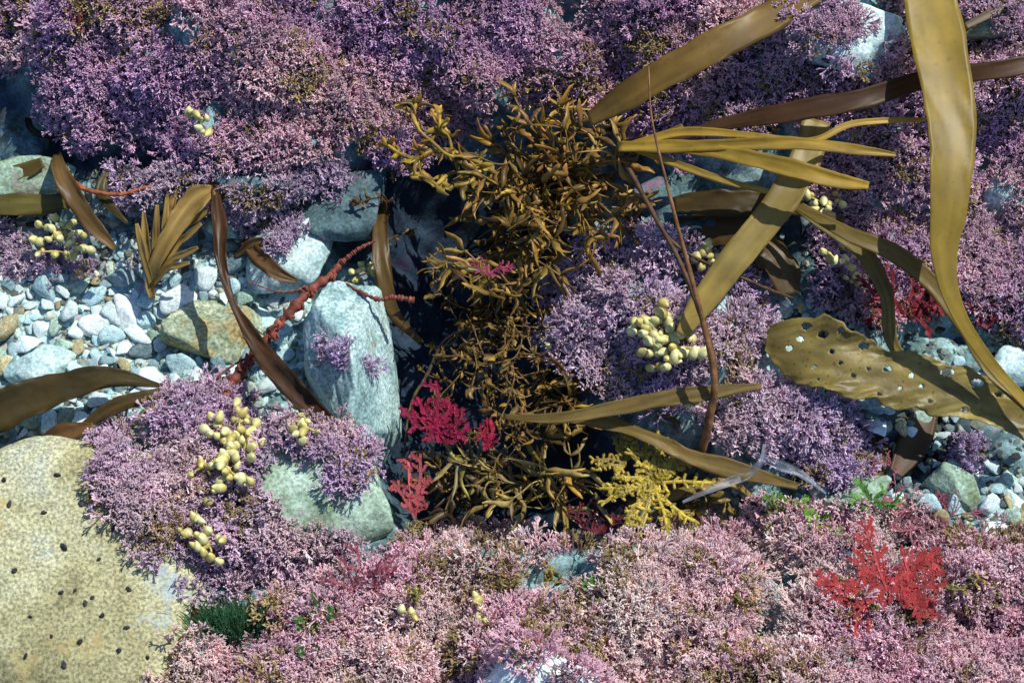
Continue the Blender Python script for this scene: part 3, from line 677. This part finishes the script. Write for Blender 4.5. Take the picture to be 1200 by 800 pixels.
leafy('thin trailing brown seaweed strands in crevice', [[(560,300,-.03),(540,350,-.02),(520,400,-.03),(525,450,-.04),(515,490,-.05)],[(590,330,-.02),(570,390,.01),(560,440,.0),(575,490,-.02)],[(620,340,-.02),(640,380,.0),(620,430,.0),(640,480,-.02)],[(550,280,-.02),(520,300,.0),(500,320,.0)],[(600,420,-.03),(590,460,-.01),(560,500,-.02),(550,540,-.04)],[(640,400,-.02),(600,440,.01),(610,500,.0),(590,540,-.03)],[(540,380,-.04),(520,430,-.02),(500,440,-.03)],[(600,300,.0),(610,380,.02),(590,430,.02),(600,520,.0),(570,580,-.03)],[(650,330,.0),(600,400,.02),(540,430,.0),(510,480,-.03)]], (0.26,0.155,0.045), step=8, L=(4, 13), Wd=(1.5, 4.5), stemr=0.8)
for i, (a, b) in enumerate([(480,702),(598,684),(870,705),(1135,682),(1015,705),(655,672),(620,745)]):
    h = hit(a, b, ab)[0][2]
    leafy('small olive yellow sprig growing through pink algae', radial((a,b+4), [(a+R.uniform(-20,20), b+R.uniform(-14,10)) for _ in range(3)], h+0.006, h+0.022, 4), (0.36,0.29,0.09), step=8, L=(4, 9), Wd=(3, 6), skip=0.4)

# ------------------------------------------------------------- feathery algae (fractal)
def frac(g, p, ang, elev, L, w, depth, col, spread=0.6, kids=5, ratio=0.5, colvar=0.3, wob=0.35, rot=0.0, tip=0.5):
    n = 6; pts = [np.array(p)]; a = ang; bend = R.uniform(-.14, .14)
    for i in range(n):
        a += R.uniform(-wob, wob)*0.6+rot+bend
        pts.append(pts[-1]+W2(L/n*math.cos(a), L/n*math.sin(a), L/n*elev*R.uniform(-.2, 2.0)))
    c = np.array(col)*R.uniform(1-colvar, 1+colvar); V = []
    rx = R.uniform(-0.5, 0.5)
    for i, q in enumerate(pts):
        t = norm(pts[min(i+1, n)]-pts[max(i-1, 0)]); s = norm(np.cross(t, [rx, -0.2, 1])); ww = w/2000*(1-(1-tip)*i/n)
        V += [q-s*ww, q+s*ww]
    g.add(V, gridfaces(n+1, 2), c)
    if depth > 0:
        for k in range(kids):
            t = (k+1)/(kids+0.3); i = min(n, max(1, int(round(t*n)))); sd = 1 if k % 2 else -1
            frac(g, pts[i], a+sd*spread*R.uniform(.5, 1.5), elev*R.uniform(-0.3, 1.8), L*ratio*R.uniform(.5, 1.3)*(1.15-0.4*t), w*0.8, depth-1, col, spread, max(3, kids-1), ratio, colvar, wob, rot, tip)
        frac(g, pts[-1], a, elev, L*ratio*0.6, w*0.8, depth-1, col, spread, max(3, kids-1), ratio, colvar, wob, rot, tip)
def feather(name, label, cat, root, angs, L, w, depth, col, z=None, elev=0.2, mat=None, thick=0, dz=0.006, **kw):
    g = Geo(); h = hit(root[0], root[1], ab)[0]
    p = P(root[0], root[1], h[2]+dz if z is None else z)
    for a in angs: frac(g, p, math.radians(a), elev, L*R.uniform(.7, 1.2), w, depth, col, **kw)
    return g.build(name, mat or M_red, label, cat, thick=thick)
feather('red_seaweed', 'crimson feathery leafy seaweed glowing in dark crevice', 'red seaweed', (515,518), [95,120,72,150,45,25,105,85], 44, 4, 3, (0.30,0.010,0.05), z=0.0, kids=8, ratio=0.34, tip=1.0, spread=0.8)
feather('red_seaweed', 'rosy feathery seaweed fronds standing in shade', 'red seaweed', (486,607), [92,112,76,100], 54, 3.5, 3, (0.46,0.09,0.10), z=0.0, kids=10, ratio=0.22, tip=1, spread=0.8)
feather('red_seaweed', 'broad brick red fern like seaweed on pink algae', 'red seaweed', (1040,690), [170,190,205,10,25,150,350,60,120,180,0,40,215,340], 54, 3, 3, (0.42,0.045,0.045), kids=9, ratio=0.3, elev=0.06, tip=1.0, dz=0.027, spread=0.85)
feather('red_seaweed', 'dusky pink wiry seaweed beside green stones', 'red seaweed', (1046,612), [55,80,30,110,140], 58, 1.8, 3, (0.40,0.11,0.15), kids=6, ratio=0.38, elev=0.3, dz=.015)
feather('red_seaweed', 'dark red leafy seaweed between kelp straps', 'red seaweed', (1060,375), [60,90,120,30,150,10,200], 44, 5, 3, (0.26,0.03,0.04), kids=6, ratio=0.36, elev=0.5, tip=1, dz=.015)
feather('red_seaweed', 'dark red tuft beside coralline algae', 'red seaweed', (1155,385), [60,100,130,20], 34, 4, 3, (0.26,0.04,0.06), kids=6, ratio=0.36, elev=0.5, tip=1, dz=.015)
feather('red_seaweed', 'small magenta seaweed sprig under brown leaves', 'red seaweed', (572,322), [20,50,100,150], 26, 2.5, 2, (0.32,0.04,0.10), z=0.07, kids=7, ratio=0.35)
feather('red_seaweed', 'dull red fine seaweed at shelf edge', 'red seaweed', (425,705), [60,90,120,200,260,40,150], 40, 2.5, 3, (0.34,0.09,0.12), kids=6, ratio=0.36, elev=0.5, dz=.015)
feather('red_seaweed', 'dark red seaweed in shade under shelf', 'red seaweed', (700,625), [20,60,120,160], 36, 3, 3, (0.16,0.02,0.03), z=0.0, kids=6, ratio=0.36)
feather('red_seaweed', 'small red sprig in dark water', 'red seaweed', (568,528), [80,120,50], 22, 3, 2, (0.34,0.01,0.04), z=0.01, kids=6)
feather('red_seaweed', 'orange red sprig on mauve algae', 'red seaweed', (92,40), [80,110], 18, 3, 1, (0.36,0.08,0.06), kids=4, elev=0.8, dz=.02)
feather('red_seaweed', 'wiry pink seaweed draped on stones', 'red seaweed', (1100,612), [20,160,200,340], 40, 2, 2, (0.36,0.11,0.15), kids=5, ratio=0.6, elev=0.3)
feather('feathery_seaweed', 'golden dense feathery seaweed with stubby branchlets', 'seaweed', (766,566), list(range(10, 300, 11)), 54, 3.6, 2, (0.56,0.42,0.06), z=0.03, kids=15, ratio=0.15, elev=0.12, tip=1.1, spread=1.0, mat=M_leaf, thick=0.002, colvar=0.5)
feather('feathery_seaweed', 'small golden feathery seaweed sprig in shade', 'seaweed', (732,545), [60,80,100,120,140,180,220], 36, 3.4, 2, (0.50,0.36,0.06), z=0.025, kids=13, ratio=0.18, elev=0.12, tip=1.1, spread=1.0, mat=M_leaf, thick=0.002, colvar=0.5)
feather('fan_seaweed', 'tan brown forked seaweed under stone ledge', 'seaweed', (225,262), [60,100,130], 26, 8, 1, (0.24,0.17,0.06), z=0.01, kids=3, ratio=0.5, elev=0.1, tip=1, spread=0.45, mat=M_leaf, thick=0.001)
feather('green_algae', 'bright green leafy algae on pink shelf', 'green algae', (958,628), [20,70,120,200,320,160], 24, 6, 2, (0.20,0.42,0.04), kids=5, ratio=0.5, tip=1.1, elev=0.4, mat=M_leaf, dz=.018)
feather('green_algae', 'small bright green algae sprig', 'green algae', (915,602), [40,90,130], 20, 4, 2, (0.18,0.38,0.05), kids=4, tip=1, elev=0.5, mat=M_leaf, dz=.018)
feather('green_algae', 'green leafy algae beside red seaweed', 'green algae', (370,738), [30,90,150,220], 20, 4, 2, (0.09,0.22,0.05), kids=4, tip=1, elev=0.6, mat=M_leaf, dz=.015)
feather('green_algae', 'small green algae sprig among pink tufts', 'green algae', (1020,590), [40,90,150,0], 20, 4, 2, (0.14,0.32,0.06), kids=4, tip=1, elev=0.5, mat=M_leaf, dz=.015)
feather('green_algae', 'tiny green algae sprig in pink turf', 'green algae', (697,690), [40,100,160], 12, 4, 1, (0.12,0.32,0.05), kids=4, tip=1, elev=0.8, mat=M_leaf, dz=.02)
g = Geo()
for i in range(2200):
    bx = R.gauss(0, 20); by = R.gauss(0, 9)
    b = hit(278+bx, 736+by, ab)[0]
    dd = W2(bx*0.25+R.gauss(0, 4), 8+R.gauss(0, 4), 19+R.gauss(0, 4)-abs(bx)*0.15); s = norm(np.cross(dd, [R.uniform(-1, 1), -0.6, 0.2]))*0.00055
    c = np.array([0.09, 0.22, 0.10])*R.uniform(.5, 1.7)
    mid = b+dd*0.5+W2(R.gauss(0, 1.5), R.gauss(0, 1.5), 1); e = b+dd
    g.add([b-s, b+s, mid-s, mid+s, e-s*0.4, e+s*0.4], [[0, 1, 3, 2], [2, 3, 5, 4]], c)
g.build('green_algae', M_leaf, 'soft dark green fuzzy algae tuft beside the boulder', 'green algae')

# ------------------------------------------------------------- bead seaweed
bv, bf = ICO[3]; bv = bv.copy(); nub = np.clip(bv[:, 2]-0.7, 0, 1); bv[:, :2] *= (1-0.22*np.clip(bv[:, 2:3], 0, 1)); bv[:, 2] *= 1.3; bv[:, 2] += nub*0.8
bead_me = []
for i, c in enumerate([(0.72,0.64,0.24),(0.80,0.74,0.36),(0.58,0.48,0.15),(0.76,0.69,0.30)]):
    m_ = mesh_np('bead', bv, bf, np.tile(np.array(c), (len(bv), 1))*(0.85+0.25*np.clip(bv[:, 2:3], -1, 1))); m_.materials.append(M_bead); bead_me.append(m_)
def beads(label, chains, r=6.5, lift=0.024):
    g = Geo(); bl = []
    for ch in chains:
        pts = []
        for (a, b) in ch:
            h = hit(a, b, ab)[0][2]; pts.append((a, b, h+lift+R.uniform(0, 0.01), 1.2))
        zc = max(p[2] for p in pts); pts = [(p[0], p[1], 0.5*p[2]+0.5*zc, p[3]) for p in pts]
        tube(g, pts, (0.40,0.32,0.09), n=14, sides=5)
        ln = sum(math.dist(pts[i][:2], pts[i+1][:2]) for i in range(len(pts)-1)); nb_ = max(2, int(ln/(r*1.15))+1)
        for q in catmull(pts, nb_): bl.append(q)
    o0 = np.mean([P(*q[:3]) for q in bl], axis=0)
    e = add_obj('bead_seaweed', None, None, label, 'bead seaweed', origin=o0)
    g.build('stem', M_stalk, base=o0, parent=e)
    for q in bl[:98]:
        rr = r*R.uniform(.6, 1.05)/1000
        o = bpy.data.objects.new('bead', R.choice(bead_me)); scene.collection.objects.link(o); o.parent = e
        o.location = P(q[0]+R.uniform(-5, 5), q[1]+R.uniform(-5, 5), q[2]+R.uniform(-.003, .006))-o0
        o.scale = (rr, rr, rr*R.uniform(.85, 1.2)); o.rotation_euler = (R.uniform(-1.3, 1.3), R.uniform(-1.3, 1.3), R.uniform(0, 6))
beads('pale yellow bead seaweed cluster on lilac mound', [[(742,376),(760,385),(780,395),(800,392)],[(750,392),(768,400),(790,405),(812,408)],[(780,366),(785,385),(795,398)],[(752,408),(775,415),(800,418),(820,412)],[(762,428),(775,432),(788,425),(800,415)],[(800,372),(806,385),(812,398)],[(770,372),(776,356)],[(745,385),(755,378),(770,388)]], r=6.4)
beads('pale yellow bead seaweed branching over lilac algae', [[(228,552),(245,543),(262,532),(280,522),(302,518)],[(248,486),(260,500),(272,518),(282,545)],[(278,472),(281,492),(275,515),(262,535)],[(242,502),(258,512),(270,520)],[(262,545),(280,560),(297,567)],[(248,582),(258,568),(268,550)],[(288,490),(298,505),(288,525)],[(300,520),(292,535)]], r=5.8)
beads('pale yellow bead seaweed strand on algae', [[(213,625),(228,628),(243,635),(252,658)],[(232,602),(238,615),(250,628),(264,632)],[(228,642),(240,645)]], r=5.3)
beads('small yellow bead seaweed cluster on shaded algae', [[(338,490),(352,496),(368,505)],[(350,480),(358,494),(350,510)],[(342,505),(352,512)]], r=5)
beads('yellow bead seaweed spread on coralline stone', [[(38,285),(60,278),(85,285),(102,292)],[(48,265),(65,272),(80,270),(97,278)],[(45,295),(70,295),(90,300)],[(66,260),(85,262)]], r=5.2)
beads('tiny yellow bead seaweed on mauve shelf', [[(220,131),(232,138),(244,142)],[(236,152),(246,158)]], r=4.6, lift=0.028)
beads('yellow bead seaweed chain between kelp straps', [[(965,298),(980,302),(992,310),(1002,328)],[(985,290),(998,300)],[(990,325),(1004,332)]], r=4.8, lift=.028)
beads('pale bead seaweed under golden kelp', [[(948,230),(960,236),(974,242)],[(952,246),(966,250)],[(980,226),(988,238)]], r=4.8, lift=.028)
beads('pale bead seaweed beside lilac mound', [[(813,300),(828,296),(842,298)],[(820,312),(836,308)],[(826,282),(834,294)]], r=4.8)
beads('small bead seaweed strand on rock top', [[(408,330),(420,324),(436,318)],[(412,318),(426,314),(442,308)]], r=4)
beads('few pale beads on pink algae', [[(560,700),(565,714),(566,726)]], r=5.8, lift=.028)
beads('few brown beads in shade', [[(800,470),(814,474)],[(640,395),(646,402)]], r=5)
beads('dull bead pair on pink algae', [[(474,716),(484,724)]], r=5.5, lift=.028)

# ------------------------------------------------------------- snails
V = []; n = 40; sd = 8
for i in range(n):
    t = i/(n-1); a = t*math.pi*5; rad = 0.55*(1-t)**1.2; tr = 0.5*(1-t)**1.1+0.03
    cx, cy, cz = rad*math.cos(a), rad*math.sin(a), 0.4+1.1*t
    for k in range(sd):
        b = k*2*math.pi/sd; V.append((cx+math.cos(a)*math.cos(b)*tr, cy+math.sin(a)*math.cos(b)*tr, cz+math.sin(b)*tr))
F = [(i*sd+k, i*sd+(k+1) % sd, (i+1)*sd+(k+1) % sd, (i+1)*sd+k) for i in range(n-1) for k in range(sd)]
sm = mesh_np('sea_snail', np.array(V), np.array(F), np.tile([0.03, 0.028, 0.03], (len(V), 1))); sm.materials.append(M_stalk)
sn = [(8,562),(12,590),(65,556),(95,590),(50,600),(78,640),(118,655),(150,690),(20,668),(72,694),(105,700),(85,692),(98,707),(40,722),(58,745),(120,720),(150,735),(140,762),(75,778),(32,768),(170,770),(98,752),(130,620)]
for a, b in sn:
    loc, nr, idx = hit(a+R.uniform(-4, 4), b, ab)
    o = bpy.data.objects.new('sea_snail', sm); scene.collection.objects.link(o)
    s = R.uniform(0.0018, 0.0034); o.scale = (s, s*R.uniform(1.2, 1.9), s*0.8); o.location = loc; o.rotation_euler = (R.uniform(-.5, .5), R.uniform(-.5, .5), R.uniform(0, 6))
    o['label'] = 'tiny dark sea snail clinging to the boulder'; o['category'] = 'snail'; o['group'] = 'snails on the boulder'

# ------------------------------------------------------------- light
sv = Vector((0.58, 0.50, 1.0)).normalized()
el = math.asin(sv.z); az = math.atan2(sv.x, sv.y)
w = bpy.data.worlds.new('World'); scene.world = w; w.use_nodes = True
nt = w.node_tree; bg = nt.nodes['Background']; sk = nt.nodes.new('ShaderNodeTexSky'); sk.sky_type = 'NISHITA'; sk.sun_disc = False
sk.sun_elevation = el; sk.sun_rotation = az
vm = nt.nodes.new('ShaderNodeVectorMath'); vm.operation = 'MULTIPLY'; vm.inputs[1].default_value = (0.75, 0.98, 1.25)
nt.links.new(sk.outputs[0], vm.inputs[0]); nt.links.new(vm.outputs[0], bg.inputs[0]); bg.inputs[1].default_value = 0.11
l = bpy.data.lights.new('sun', 'SUN'); l.energy = 5.0; l.angle = math.radians(0.5); l.color = (1, 0.99, 0.91)
lo = bpy.data.objects.new('sun', l); scene.collection.objects.link(lo); lo.rotation_euler = sv.to_track_quat('Z', 'Y').to_euler(); lo.location = (1, 1, 3)
cd = bpy.data.cameras.new('camera'); co = bpy.data.objects.new('camera', cd); scene.collection.objects.link(co)
co.location = tuple(CAM); co.rotation_euler = (T, 0, 0); cd.sensor_width = 36; cd.lens = 36*D/1.2; cd.clip_start = 0.01; cd.clip_end = 500
scene.camera = co
